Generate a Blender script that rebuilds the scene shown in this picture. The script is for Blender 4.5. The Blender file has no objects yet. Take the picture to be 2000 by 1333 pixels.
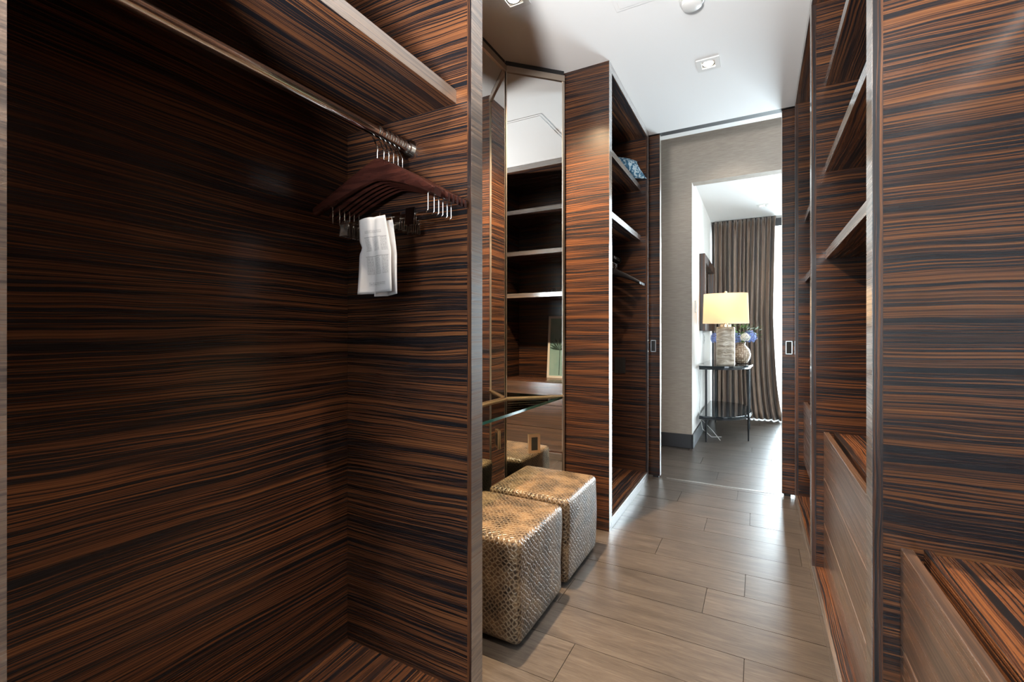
import bpy, bmesh, math, random
from mathutils import Vector, Matrix
random.seed(7)
SC = bpy.context.scene
COL = SC.collection
PI = math.pi

# ------------------------------------------------------------------ camera
cam_d = bpy.data.cameras.new('camera'); cam = bpy.data.objects.new('camera', cam_d); COL.objects.link(cam)
cam.location = (0, 0, 1.08)
cam.rotation_euler = (PI/2, 0, math.atan(480/890))
cam_d.sensor_width = 36; cam_d.lens = 36*890/2000
cam_d.shift_y = -14.5/2000
cam_d.clip_start = .02; cam_d.clip_end = 300
SC.camera = cam

# ------------------------------------------------------------------ world, lights, exposure
SC.view_settings.view_transform = 'Standard'; SC.view_settings.look = 'None'
SC.view_settings.gamma = 1; SC.view_settings.use_curve_mapping = False
SC.view_settings.exposure = 1.7
cy = SC.cycles
cy.use_denoising = True
cy.max_bounces = 9; cy.diffuse_bounces = 5; cy.glossy_bounces = 6; cy.transmission_bounces = 6; cy.transparent_max_bounces = 10
cy.caustics_reflective = False; cy.caustics_refractive = False
cy.sample_clamp_indirect = 4

W = bpy.data.worlds.new('sky'); SC.world = W; W.use_nodes = True
bg = W.node_tree.nodes['Background']
bg.inputs['Color'].default_value = (.80, .90, 1.0, 1); bg.inputs['Strength'].default_value = 3.2

def area_light(name, loc, rot, sx, sy, power, color, portal=False):
    d = bpy.data.lights.new(name, 'AREA'); d.shape = 'RECTANGLE'; d.size = sx; d.size_y = sy
    d.energy = power; d.color = color
    o = bpy.data.objects.new(name, d); COL.objects.link(o); o.location = loc; o.rotation_euler = rot
    if portal: d.cycles.is_portal = True
    return o
DAY = (.80, .90, 1.0)
# daylight entering at the bedroom window wall; a fill lamp added unseen behind the camera
area_light('bedroom_window_daylight', (1.1, 6.95, 1.3), (-PI/2-.15, 0, 0), 3.2, 2.4, 210, DAY)
area_light('added_rear_fill', (-.25, -2.35, 1.4), (PI/2+.5, 0, 0), 1.5, 1.9, 8, DAY)

def spot(name, loc, power, color=(1, .80, .58), size=100, blend=.6, radius=.035, parent=None, rot=(0, 0, 0)):
    d = bpy.data.lights.new(name, 'SPOT'); d.energy = power; d.color = color
    d.spot_size = math.radians(size); d.spot_blend = blend; d.shadow_soft_size = radius
    o = bpy.data.objects.new(name, d); COL.objects.link(o)
    o.rotation_euler = rot
    if parent: o.parent = parent; o.location = Vector(loc)-parent.location
    else: o.location = loc
    return o
SPOT_W = 34; NICHE_W = 165; LAMP_W = .5; HALL_W = 14
# added fill lamp behind the camera, aimed up to brighten the ceiling evenly
CEILING_FILL = spot('added_ceiling_fill', (-.25, -.75, 1.15), 215, (1, .97, .94), 130, .8, .12, None, (PI+math.radians(-24), 0, 0))

# ------------------------------------------------------------------ materials
def newmat(name):
    m = bpy.data.materials.new(name); m.use_nodes = True
    n = m.node_tree.nodes; l = m.node_tree.links
    return m, n, l, n['Principled BSDF']
def pbsdf(name, col, rough=.5, metal=0., spec=.5, **kw):
    m, n, l, b = newmat(name)
    b.inputs['Base Color'].default_value = (*col, 1); b.inputs['Roughness'].default_value = rough
    b.inputs['Metallic'].default_value = metal; b.inputs['Specular IOR Level'].default_value = spec
    for k, v in kw.items(): b.inputs[k].default_value = v
    return m
def math_n(n, l, op, a, b=None, c=None):
    q = n.new('ShaderNodeMath'); q.operation = op
    for i, v in enumerate((a, b, c)):
        if v is None: continue
        if isinstance(v, (int, float)): q.inputs[i].default_value = v
        else: l.new(v, q.inputs[i])
    return q.outputs[0]
def noise_n(n, l, vec, scale, detail=3, rough=.5, dist=0.):
    q = n.new('ShaderNodeTexNoise'); q.inputs['Scale'].default_value = scale; q.inputs['Detail'].default_value = detail
    q.inputs['Roughness'].default_value = rough; q.inputs['Distortion'].default_value = dist
    if vec is not None: l.new(vec, q.inputs['Vector'])
    return q.outputs['Fac']
def ramp_n(n, l, fac, stops):
    q = n.new('ShaderNodeValToRGB'); e = q.color_ramp.elements
    while len(e) < len(stops): e.new(.5)
    for i, (p, c) in enumerate(stops):
        e[i].position = p; e[i].color = (*c, 1)
    l.new(fac, q.inputs[0]); return q.outputs[0]
def bump_n(n, l, h, b, strength, dist=.01):
    q = n.new('ShaderNodeBump'); q.inputs['Strength'].default_value = strength; q.inputs['Distance'].default_value = dist
    l.new(h, q.inputs['Height']); l.new(q.outputs[0], b.inputs['Normal'])

def veneer(name, vertical=False, rough=.27, gain=1.0, spec=.5, bump=True, pale=None):
    """striped ebony veneer; stripes level on upright faces, lengthwise on shelves"""
    m, n, l, b = newmat(name)
    g = n.new('ShaderNodeNewGeometry')
    sp = n.new('ShaderNodeSeparateXYZ'); l.new(g.outputs['Position'], sp.inputs[0])
    sn = n.new('ShaderNodeSeparateXYZ'); l.new(g.outputs['True Normal'], sn.inputs[0])
    X, Y, Z = sp.outputs
    oi = n.new('ShaderNodeObjectInfo')
    xy = math_n(n, l, 'ADD', X, math_n(n, l, 'MULTIPLY', Y, .93))
    if vertical:
        a, bb = Z, xy
    else:
        flat = math_n(n, l, 'GREATER_THAN', math_n(n, l, 'ABSOLUTE', sn.outputs[2]), .7)
        inv = math_n(n, l, 'SUBTRACT', 1, flat)
        a = math_n(n, l, 'ADD', math_n(n, l, 'MULTIPLY', xy, inv), math_n(n, l, 'MULTIPLY', Y, flat))
        bb = math_n(n, l, 'ADD', math_n(n, l, 'MULTIPLY', Z, inv), math_n(n, l, 'MULTIPLY', X, flat))
    off = math_n(n, l, 'MULTIPLY', oi.outputs['Random'], 7.3)
    c0 = n.new('ShaderNodeCombineXYZ'); l.new(a, c0.inputs[0]); l.new(bb, c0.inputs[1]); l.new(off, c0.inputs[2])
    mp = n.new('ShaderNodeMapping'); mp.inputs['Scale'].default_value = (1.3, 3.5, 1); l.new(c0.outputs[0], mp.inputs[0])
    wav = noise_n(n, l, mp.outputs[0], 1.0, 3)
    bw = math_n(n, l, 'ADD', bb, math_n(n, l, 'MULTIPLY', wav, .05))
    def lay(ka, kb, det):
        c = n.new('ShaderNodeCombineXYZ')
        l.new(math_n(n, l, 'MULTIPLY', a, ka), c.inputs[0]); l.new(math_n(n, l, 'MULTIPLY', bw, kb), c.inputs[1]); l.new(off, c.inputs[2])
        return noise_n(n, l, c.outputs[0], 1.0, det, .55)
    n1 = lay(.8, 42, 1); n2 = lay(1.4, 250, 1); n3 = lay(2.6, 540, 1)
    f = math_n(n, l, 'ADD', math_n(n, l, 'ADD', math_n(n, l, 'MULTIPLY', n1, .26), math_n(n, l, 'MULTIPLY', n2, .44)), math_n(n, l, 'MULTIPLY', n3, .30))
    k = gain
    col = ramp_n(n, l, f, [(.0, (.009*k, .010*k, .014*k)), (.465, (.014*k, .014*k, .018*k)), (.495, (.062*k, .030*k, .020*k)),
                           (.535, (.145*k, .060*k, .031*k)), (.59, (.215*k, .088*k, .038*k)), (.66, (.30*k, .125*k, .05*k))])
    if pale: col = ramp_n(n, l, f, [(.40, pale[0]), (.62, pale[1])])  # these stops carry painted sheen in the base colour
    l.new(col, b.inputs['Base Color'])
    rr = n.new('ShaderNodeMapRange'); rr.inputs['To Min'].default_value = rough*1.25; rr.inputs['To Max'].default_value = rough*.8
    rr.inputs['From Min'].default_value = .35; rr.inputs['From Max'].default_value = .65
    l.new(f, rr.inputs['Value']); l.new(rr.outputs[0], b.inputs['Roughness'])
    b.inputs['Specular IOR Level'].default_value = spec
    if bump: bump_n(n, l, n3, b, .03, .001)
    return m
M = {}
M['veneer'] = veneer('striped_ebony_veneer', gain=.66, spec=.34, rough=.25)
M['lipping'] = veneer('ebony_lipping', vertical=True, gain=.55)
M['inside'] = veneer('ebony_veneer_shelf', gain=.8)
M['edge'] = veneer('veneer_edge_painted_sheen', rough=.3, spec=.9, bump=False, pale=((.055, .052, .052), (.22, .165, .13)))  # pale ramp paints the grazing window reflection into the edge colour
M['edge'].node_tree.nodes['Principled BSDF'].inputs['Coat Weight'].default_value = 1
M['edge'].node_tree.nodes['Principled BSDF'].inputs['Coat Roughness'].default_value = .14; M['edge'].node_tree.nodes['Principled BSDF'].inputs['Coat IOR'].default_value = 2.3
M['drawer'] = veneer('drawer_veneer_painted_sheen', pale=((.055, .040, .034), (.20, .115, .075)), rough=.30, spec=.9, bump=False)  # lightened base colour holds the reflected sheen of the drawer fronts
for k_, v_ in (('Coat Weight', 1), ('Coat Roughness', .2), ('Coat IOR', 2.1)): M['drawer'].node_tree.nodes['Principled BSDF'].inputs[k_].default_value = v_
M['white'] = pbsdf('white_paint', (.80, .80, .79), .55)
M['ceiling'] = pbsdf('ceiling_paint', (.86, .86, .86), .6)
M['whitewall'] = pbsdf('bedroom_wall_paint', (.82, .80, .77), .6)
M['chrome'] = pbsdf('chrome', (.82, .82, .80), .12, 1)
M['steel'] = pbsdf('brushed_steel', (.62, .60, .57), .28, 1)
M['bronze'] = pbsdf('champagne_bronze', (.50, .43, .36), .3, 1)
M['brass'] = pbsdf('pale_brass', (.80, .62, .42), .28, 1)
M['mirror'] = pbsdf('mirror_silver', (.84, .85, .84), .0, 1)
M['black'] = pbsdf('black_metal', (.012, .014, .016), .35, .3)
M['dark'] = pbsdf('dark_recess', (.01, .01, .011), .6)
M['basebd'] = pbsdf('charcoal_baseboard', (.035, .037, .042), .45)
M['stone'] = pbsdf('polished_black_stone', (.02, .026, .03), .06)
M['plastic_dark'] = pbsdf('dark_plastic', (.02, .018, .016), .4)
M['plastic_white'] = pbsdf('white_plastic', (.78, .78, .77), .35)
M['hangwood'] = None
M['cable'] = pbsdf('pale_cable', (.7, .7, .68), .5)
M['ext'] = pbsdf('balcony_tiles', (.6, .6, .6), .8)

def mk_glass(name, tint, edge=None):
    m, n, l, b = newmat(name); out = n['Material Output']
    n.remove(b)
    t = n.new('ShaderNodeBsdfTransparent'); t.inputs[0].default_value = (*tint, 1)
    g = n.new('ShaderNodeBsdfGlossy'); g.inputs['Roughness'].default_value = .02
    fr = n.new('ShaderNodeFresnel'); fr.inputs[0].default_value = 1.5
    mx = n.new('ShaderNodeMixShader'); l.new(fr.outputs[0], mx.inputs[0]); l.new(t.outputs[0], mx.inputs[1]); l.new(g.outputs[0], mx.inputs[2])
    l.new(mx.outputs[0], out.inputs[0]); return m
M['glass'] = mk_glass('window_glass', (.95, .98, .97))
M['shelfglass'] = mk_glass('clear_shelf_glass', (.90, .96, .93))
M['glassedge'] = pbsdf('green_glass_edge', (.02, .09, .07), .08, 0, .8)

def emit(name, col, s):
    m, n, l, b = newmat(name)
    b.inputs['Base Color'].default_value = (*col, 1)
    b.inputs['Emission Color'].default_value = (*col, 1); b.inputs['Emission Strength'].default_value = s
    return m
M['softbulb'] = emit('warm_bulb', (1, .72, .42), 3)
M['bulb'] = emit('lit_bulb', (1, .93, .82), 9)

def mk_planks():
    m, n, l, b = newmat('grey_oak_plank')
    g = n.new('ShaderNodeNewGeometry'); oi = n.new('ShaderNodeObjectInfo')
    sp = n.new('ShaderNodeSeparateXYZ'); l.new(g.outputs['Position'], sp.inputs[0])
    off = math_n(n, l, 'MULTIPLY', oi.outputs['Random'], 31)
    c = n.new('ShaderNodeCombineXYZ')
    l.new(math_n(n, l, 'MULTIPLY', sp.outputs[0], 3), c.inputs[0]); l.new(math_n(n, l, 'MULTIPLY', sp.outputs[1], 26), c.inputs[1]); l.new(off, c.inputs[2])
    n1 = noise_n(n, l, c.outputs[0], 1, 4, .6, 1.2)
    c2 = n.new('ShaderNodeCombineXYZ')
    l.new(math_n(n, l, 'MULTIPLY', sp.outputs[0], 14), c2.inputs[0]); l.new(math_n(n, l, 'MULTIPLY', sp.outputs[1], 190), c2.inputs[1]); l.new(off, c2.inputs[2])
    n2 = noise_n(n, l, c2.outputs[0], 1, 3, .6, .8)
    f = math_n(n, l, 'ADD', math_n(n, l, 'MULTIPLY', n1, .55), math_n(n, l, 'MULTIPLY', n2, .45))
    col = ramp_n(n, l, f, [(.34, (.040, .033, .028)), (.5, (.073, .060, .051)), (.66, (.112, .095, .083))])
    mx = n.new('ShaderNodeMixRGB'); mx.blend_type = 'MULTIPLY'; mx.inputs[0].default_value = 1
    v = math_n(n, l, 'ADD', math_n(n, l, 'MULTIPLY', oi.outputs['Random'], .16), .92)
    cc = n.new('ShaderNodeCombineXYZ'); [l.new(v, cc.inputs[i]) for i in range(3)]
    l.new(col, mx.inputs[1]); l.new(cc.outputs[0], mx.inputs[2]); l.new(mx.outputs[0], b.inputs['Base Color'])
    b.inputs['Roughness'].default_value = .34
    bump_n(n, l, f, b, .12, .002); return m
M['plank'] = mk_planks()
M['grout'] = pbsdf('plank_joint', (.045, .038, .033), .8)

def mk_weave():
    m, n, l, b = newmat('taupe_grasscloth')
    g = n.new('ShaderNodeNewGeometry'); mp = n.new('ShaderNodeMapping'); mp.inputs['Scale'].default_value = (12, 12, 130)
    l.new(g.outputs['Position'], mp.inputs[0]); f = noise_n(n, l, mp.outputs[0], 1, 4, .6)
    l.new(ramp_n(n, l, f, [(.3, (.33, .285, .24)), (.7, (.43, .38, .325))]), b.inputs['Base Color'])
    b.inputs['Roughness'].default_value = .8; bump_n(n, l, f, b, .25, .003); return m
M['weave'] = mk_weave()

def mk_snake():
    m, n, l, b = newmat('snake_print_leather')
    uv = n.new('ShaderNodeUVMap')
    mp = n.new('ShaderNodeMapping'); mp.inputs['Rotation'].default_value = (0, 0, PI/4); mp.inputs['Scale'].default_value = (66, 66, 1)
    l.new(uv.outputs[0], mp.inputs[0])
    ds = n.new('ShaderNodeTexNoise'); ds.inputs['Scale'].default_value = 9; l.new(uv.outputs[0], ds.inputs['Vector'])
    ad = n.new('ShaderNodeMixRGB'); ad.blend_type = 'ADD'; ad.inputs[0].default_value = 1.6; l.new(mp.outputs[0], ad.inputs[1]); l.new(ds.outputs['Color'], ad.inputs[2])
    vo = n.new('ShaderNodeTexVoronoi'); vo.feature = 'DISTANCE_TO_EDGE'; vo.voronoi_dimensions = '2D'; vo.inputs['Scale'].default_value = 1; vo.inputs['Randomness'].default_value = .45
    l.new(ad.outputs[0], vo.inputs['Vector'])
    edge = n.new('ShaderNodeMapRange'); edge.inputs['From Min'].default_value = .05; edge.inputs['From Max'].default_value = .26; l.new(vo.outputs['Distance'], edge.inputs['Value'])
    big = noise_n(n, l, uv.outputs[0], 11, 4, .65)
    cell = ramp_n(n, l, big, [(.40, (.014, .009, .006)), (.5, (.075, .046, .025)), (.64, (.20, .125, .065))])
    line = ramp_n(n, l, big, [(.3, (.12, .092, .064)), (.7, (.26, .195, .125))])
    mx = n.new('ShaderNodeMixRGB'); l.new(edge.outputs[0], mx.inputs[0]); l.new(line, mx.inputs[1]); l.new(cell, mx.inputs[2])
    l.new(mx.outputs[0], b.inputs['Base Color']); b.inputs['Roughness'].default_value = .30
    bump_n(n, l, edge.outputs[0], b, .45, .003); return m
M['snake'] = mk_snake()

def mk_curtain():
    m, n, l, b = newmat('bronze_satin')
    g = n.new('ShaderNodeNewGeometry'); mp = n.new('ShaderNodeMapping'); mp.inputs['Scale'].default_value = (25, 25, 1.0); l.new(g.outputs['Position'], mp.inputs[0])
    f = noise_n(n, l, mp.outputs[0], 1, 2)
    l.new(ramp_n(n, l, f, [(.3, (.085, .050, .032)), (.7, (.175, .11, .075))]), b.inputs['Base Color'])
    b.inputs['Roughness'].default_value = .42; b.inputs['Sheen Weight'].default_value = .4
    return m
M['curtain'] = mk_curtain()

def mk_hangwood():
    m, n, l, b = newmat('mahogany_hanger_wood')
    tc = n.new('ShaderNodeTexCoord'); mp = n.new('ShaderNodeMapping'); mp.inputs['Scale'].default_value = (8, 60, 90); l.new(tc.outputs['Object'], mp.inputs[0])
    f = noise_n(n, l, mp.outputs[0], 1, 3)
    l.new(ramp_n(n, l, f, [(.3, (.022, .007, .006)), (.7, (.055, .017, .012))]), b.inputs['Base Color']); b.inputs['Roughness'].default_value = .25
    return m
M['hangwood'] = mk_hangwood()
M['hangdark'] = pbsdf('dark_hanger_wood', (.012, .010, .011), .6)

def mk_lampbase():
    m, n, l, b = newmat('rippled_pearl_ceramic')
    tc = n.new('ShaderNodeTexCoord'); mp = n.new('ShaderNodeMapping'); mp.inputs['Scale'].default_value = (9, 9, 34); l.new(tc.outputs['Object'], mp.inputs[0])
    f = noise_n(n, l, mp.outputs[0], 1, 3, .6, 1.0)
    l.new(ramp_n(n, l, f, [(.35, (.26, .21, .15)), (.6, (.52, .46, .38))]), b.inputs['Base Color']); b.inputs['Roughness'].default_value = .3
    b.inputs['Metallic'].default_value = .25
    bump_n(n, l, f, b, .8, .01); return m
M['lampbase'] = mk_lampbase()
def mk_shade():
    m, n, l, b = newmat('linen_lamp_shade'); out = n['Material Output']
    b.inputs['Base Color'].default_value = (.72, .58, .42, 1); b.inputs['Roughness'].default_value = .8
    t = n.new('ShaderNodeBsdfTranslucent'); t.inputs[0].default_value = (.95, .74, .50, 1)
    mx = n.new('ShaderNodeMixShader'); mx.inputs[0].default_value = .55
    l.new(b.outputs[0], mx.inputs[1]); l.new(t.outputs[0], mx.inputs[2]); l.new(mx.outputs[0], out.inputs[0]); return m
M['shade'] = mk_shade()
def mk_vase():
    m, n, l, b = newmat('dimpled_vase_glaze')
    tc = n.new('ShaderNodeTexCoord'); vo = n.new('ShaderNodeTexVoronoi'); vo.inputs['Scale'].default_value = 48; vo.inputs['Randomness'].default_value = .3; l.new(tc.outputs['Object'], vo.inputs['Vector'])
    l.new(ramp_n(n, l, vo.outputs['Distance'], [(.1, (.62, .52, .40)), (.6, (.22, .15, .10))]), b.inputs['Base Color']); b.inputs['Roughness'].default_value = .25
    bump_n(n, l, vo.outputs['Distance'], b, .7, .01); return m
M['vase'] = mk_vase()
def mk_cushion():
    m, n, l, b = newmat('blue_patterned_cloth')
    tc = n.new('ShaderNodeTexCoord'); w = n.new('ShaderNodeTexWave'); w.inputs['Scale'].default_value = 11; w.inputs['Distortion'].default_value = 9; w.inputs['Detail'].default_value = 2; w.inputs['Detail Scale'].default_value = 3
    l.new(tc.outputs['Object'], w.inputs['Vector'])
    l.new(ramp_n(n, l, w.outputs['Fac'], [(.35, (.05, .16, .27)), (.62, (.13, .33, .48)), (.8, (.55, .68, .74))]), b.inputs['Base Color']); b.inputs['Roughness'].default_value = .8
    return m
M['cushion'] = mk_cushion()
def mk_paper():
    """printed list: two ruled tables of small grey print on white, from the sheet's own UVs"""
    m, n, l, b = newmat('printed_list_paper')
    uv = n.new('ShaderNodeUVMap'); sp = n.new('ShaderNodeSeparateXYZ'); l.new(uv.outputs[0], sp.inputs[0]); U, V = sp.outputs[0], sp.outputs[1]
    def band(v, a, bb): return math_n(n, l, 'MULTIPLY', math_n(n, l, 'GREATER_THAN', v, a), math_n(n, l, 'LESS_THAN', v, bb))
    rows = math_n(n, l, 'GREATER_THAN', math_n(n, l, 'FRACT', math_n(n, l, 'MULTIPLY', V, 58)), .45)
    c = n.new('ShaderNodeCombineXYZ'); l.new(math_n(n, l, 'MULTIPLY', U, 70), c.inputs[0]); l.new(math_n(n, l, 'FLOOR', math_n(n, l, 'MULTIPLY', V, 58)), c.inputs[1])
    wn = noise_n(n, l, c.outputs[0], 1, 1); ltr = math_n(n, l, 'GREATER_THAN', wn, .46)
    txt = math_n(n, l, 'MULTIPLY', rows, ltr)
    colsA = math_n(n, l, 'ADD', math_n(n, l, 'ADD', band(U, .22, .42), band(U, .48, .68)), band(U, .74, .92))
    t1 = math_n(n, l, 'MULTIPLY', math_n(n, l, 'ADD', band(V, .56, .74), band(V, .24, .48)), colsA)
    t2 = math_n(n, l, 'MULTIPLY', math_n(n, l, 'ADD', band(V, .80, .84), band(V, .10, .14)), band(U, .25, .80))
    allt = math_n(n, l, 'MULTIPLY', txt, math_n(n, l, 'ADD', t1, t2))
    bars = math_n(n, l, 'MULTIPLY', math_n(n, l, 'ADD', band(V, .745, .752), band(V, .485, .492)), band(U, .2, .93))
    f = math_n(n, l, 'MINIMUM', math_n(n, l, 'ADD', math_n(n, l, 'MULTIPLY', allt, .62), math_n(n, l, 'MULTIPLY', bars, .7)), 1)
    l.new(ramp_n(n, l, f, [(0, (.66, .66, .67)), (1, (.12, .12, .13))]), b.inputs['Base Color']); b.inputs['Roughness'].default_value = .7
    return m
M['paper'] = mk_paper()
M['plainpaper'] = pbsdf('plain_paper', (.62, .62, .63), .7)
def mk_art():
    m, n, l, b = newmat('pale_aqua_picture')
    g = n.new('ShaderNodeNewGeometry'); f = noise_n(n, l, g.outputs['Position'], 5, 3)
    l.new(ramp_n(n, l, f, [(.3, (.22, .42, .44)), (.7, (.36, .56, .57))]), b.inputs['Base Color']); b.inputs['Roughness'].default_value = .2
    return m
M['art'] = mk_art()
M['leafdark'] = pbsdf('dark_leaf', (.015, .05, .045), .5)
M['leaf'] = pbsdf('green_leaf', (.10, .22, .05), .5)
M['petalblue'] = pbsdf('blue_petal', (.20, .27, .58), .6)
M['petalwhite'] = pbsdf('white_petal', (.80, .80, .70), .6)

# ------------------------------------------------------------------ mesh helpers
class MB:
    def __init__(s): s.bm = bmesh.new(); s.uv = None
    def box(s, x0, x1, y0, y1, z0, z1, bev=0., seg=2):
        b2 = bmesh.new(); bmesh.ops.create_cube(b2, size=1)
        for v in b2.verts:
            v.co = Vector(((x0+x1)/2+v.co.x*(x1-x0), (y0+y1)/2+v.co.y*(y1-y0), (z0+z1)/2+v.co.z*(z1-z0)))
        if bev: bmesh.ops.bevel(b2, geom=b2.edges[:], offset=bev, segments=seg, affect='EDGES', profile=.5)
        s.add(b2); return s
    def add(s, b2, mat=None):
        if mat: bmesh.ops.transform(b2, matrix=mat, verts=b2.verts)
        me = bpy.data.meshes.new('t'); b2.to_mesh(me); b2.free(); s.bm.from_mesh(me); bpy.data.meshes.remove(me)
    def cyl(s, c, r, h, axis='Z', seg=24, r2=None):
        b2 = bmesh.new(); bmesh.ops.create_cone(b2, cap_ends=True, segments=seg, radius1=r, radius2=r if r2 is None else r2, depth=h)
        R = {'Z': Matrix(), 'X': Matrix.Rotation(PI/2, 4, 'Y'), 'Y': Matrix.Rotation(-PI/2, 4, 'X')}[axis]
        s.add(b2, Matrix.Translation(c) @ R); return s
    def tube(s, pts, r, seg=8, closed=False):
        pts = [Vector(p) for p in pts]; rings = []
        prev = None
        for i, p in enumerate(pts):
            if closed: t = pts[(i+1) % len(pts)]-pts[i-1]
            else: t = (pts[min(i+1, len(pts)-1)]-pts[max(i-1, 0)])
            t.normalize()
            if prev is None:
                up = Vector((0, 0, 1)) if abs(t.z) < .9 else Vector((1, 0, 0)); a = t.cross(up).normalized()
            else: a = (prev-t*prev.dot(t)).normalized()
            prev = a; b = t.cross(a)
            rr = r[i] if isinstance(r, (list, tuple)) else r
            rings.append([s.bm.verts.new(p+a*math.cos(2*PI*k/seg)*rr+b*math.sin(2*PI*k/seg)*rr) for k in range(seg)])
        n = len(rings)
        for i in range(n if closed else n-1):
            A, B = rings[i], rings[(i+1) % n]
            for k in range(seg): s.bm.faces.new((A[k], A[(k+1) % seg], B[(k+1) % seg], B[k]))
        if not closed: s.bm.faces.new(rings[0][::-1]); s.bm.faces.new(rings[-1])
        return s
    def lathe(s, prof, c=(0, 0, 0), seg=32, ex=(1, 1), p=2., cap=True):
        """profile [(radius, z)], superellipse exponent p, axis scales ex"""
        rings = []
        for r, z in prof:
            ring = []
            for k in range(seg):
                a = 2*PI*k/seg; ca, sa = math.cos(a), math.sin(a)
                q = (abs(ca)**p+abs(sa)**p)**(-1/p)
                ring.append(s.bm.verts.new((c[0]+r*q*ca*ex[0], c[1]+r*q*sa*ex[1], c[2]+z)))
            rings.append(ring)
        for A, B in zip(rings, rings[1:]):
            for k in range(seg): s.bm.faces.new((A[k], A[(k+1) % seg], B[(k+1) % seg], B[k]))
        if cap: s.bm.faces.new(rings[0][::-1]); s.bm.faces.new(rings[-1])
        return s
    def prism(s, poly, z0, z1):
        a = [s.bm.verts.new((x, y, z0)) for x, y in poly]; b = [s.bm.verts.new((x, y, z1)) for x, y in poly]
        n = len(poly)
        s.bm.faces.new(a[::-1]); s.bm.faces.new(b)
        for i in range(n): s.bm.faces.new((a[i], a[(i+1) % n], b[(i+1) % n], b[i]))
        return s
    def quad(s, *p): s.bm.faces.new([s.bm.verts.new(q) for q in p]); return s
    def build(s, name, mat, parent=None, smooth=False, bevel=0., **props):
        bmesh.ops.recalc_face_normals(s.bm, faces=s.bm.faces[:])
        me = bpy.data.meshes.new(name); s.bm.to_mesh(me); s.bm.free()
        me.materials.append(mat if not isinstance(mat, str) else M[mat])
        if smooth:
            me.polygons.foreach_set('use_smooth', [True]*len(me.polygons))
            me.set_sharp_from_angle(angle=math.radians(38))
        o = bpy.data.objects.new(name, me); COL.objects.link(o)
        if parent is not None:
            o.parent = parent
            if parent.parent is None and parent.type == 'EMPTY': o.location = -Vector(parent['base'])
        if bevel:
            md = o.modifiers.new('edge', 'BEVEL'); md.width = bevel; md.segments = 2; md.limit_method = 'ANGLE'; md.harden_normals = False
        for k, v in props.items(): o[k] = v
        return o
def box(name, x0, x1, y0, y1, z0, z1, mat, parent=None, bevel=0., **props):
    return MB().box(x0, x1, y0, y1, z0, z1).build(name, mat, parent, bevel=bevel, **props)
def thing(name, label, cat, base=(0, 0, 0), group=None):
    o = bpy.data.objects.new(name, None); COL.objects.link(o); o.location = base; o['base'] = list(base)
    o.empty_display_size = .05
    o['label'] = label; o['category'] = cat
    if group: o['group'] = group
    return o
def struct(name, mb, mat, parent=None): return mb.build(name, mat, parent, kind='structure') if parent is None else mb.build(name, mat, parent)
def tag(o, label, cat, group=None):
    o['label'] = label; o['category'] = cat
    if group: o['group'] = group
    return o
def copy_tree(root, loc, rotz=0., label=None):
    r = root.copy(); COL.objects.link(r); r.location = loc; r.rotation_euler = (0, 0, rotz)
    if label: r['label'] = label
    def rec(a, b):
        for ch in list(a.children):
            c = ch.copy(); COL.objects.link(c); c.parent = b; rec(ch, c)
    rec(root, r); return r

# ------------------------------------------------------------------ setting
H = 2.57; XL = -.711; XR = .207
YN = 3.56     # sliding-door line
# floor: slab with every plank a piece of its own
fl = MB().box(-2.2, 3.4, -2.5, 7.1, -.12, -.006).build('floor', 'grout', kind='structure')
def plank(x0, x1, y0, y1):
    o = MB().box(x0+.0012, x1-.0012, y0+.0012, y1-.0012, -.02, random.uniform(-.0006, .0)).build('plank', 'plank', fl)
PW = .1985; L = 1.19
row0 = 1.699-PW*20
known = {}   # joint positions read per row
for y, x in ((2.10, -.048), (2.70, -.26), (2.89, -.04), (2.30, -.443), (3.09, -.457)): known[round((y-row0)/PW)] = x
for k in range(0, 46):
    y0 = row0+k*PW; y1 = y0+PW
    if y1 < -.6: continue
    yc = (y0+y1)/2
    if yc < 1.16: X0, X1 = -.74, .24
    elif yc < 2.43: X0, X1 = -1.24, .24
    elif yc < 3.45: X0, X1 = -.74, .24
    elif yc < 4.57: X0, X1 = -1.30, 1.38
    elif yc < 6.72: X0, X1 = -.56, 2.2
    else: continue
    j = known.get(k, ((k*.437) % 1)*L-.4)
    xs = [j+i*L for i in range(-3, 4) if X0+.02 < j+i*L < X1-.02]
    xs = [X0]+xs+[X1]
    for a, b in zip(xs, xs[1:]): plank(a, b, y0, y1)

struct('ceiling', MB().box(-1.35, .95, -2.5, 3.50, H, H+.1), 'ceiling')
struct('wall_left', MB().box(-1.36, -1.26, -2.5, 3.62, 0, H+.5), 'weave')
struct('wall_right', MB().box(.80, .90, -2.5, 3.62, 0, H+.5), 'weave')
# wall behind the photographer with an invented, unseen window for the added fill
struct('wall_rear', MB().box(-1.26, -1.0, -2.5, -2.4, 0, H).box(.5, .80, -2.5, -2.4, 0, H).box(-1.0, .5, -2.5, -2.4, 0, .45).box(-1.0, .5, -2.5, -2.4, 2.35, H), 'veneer')
w = struct('window_rear_added', MB().box(-1.0, .5, -2.47, -2.43, .45, .50).box(-1.0, .5, -2.47, -2.43, 2.30, 2.35).box(-1.0, -.95, -2.47, -2.43, .5, 2.3).box(.45, .5, -2.47, -2.43, .5, 2.3), 'white')
MB().box(-.95, .45, -2.455, -2.449, .5, 2.3).build('pane', 'glass', w)

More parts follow.
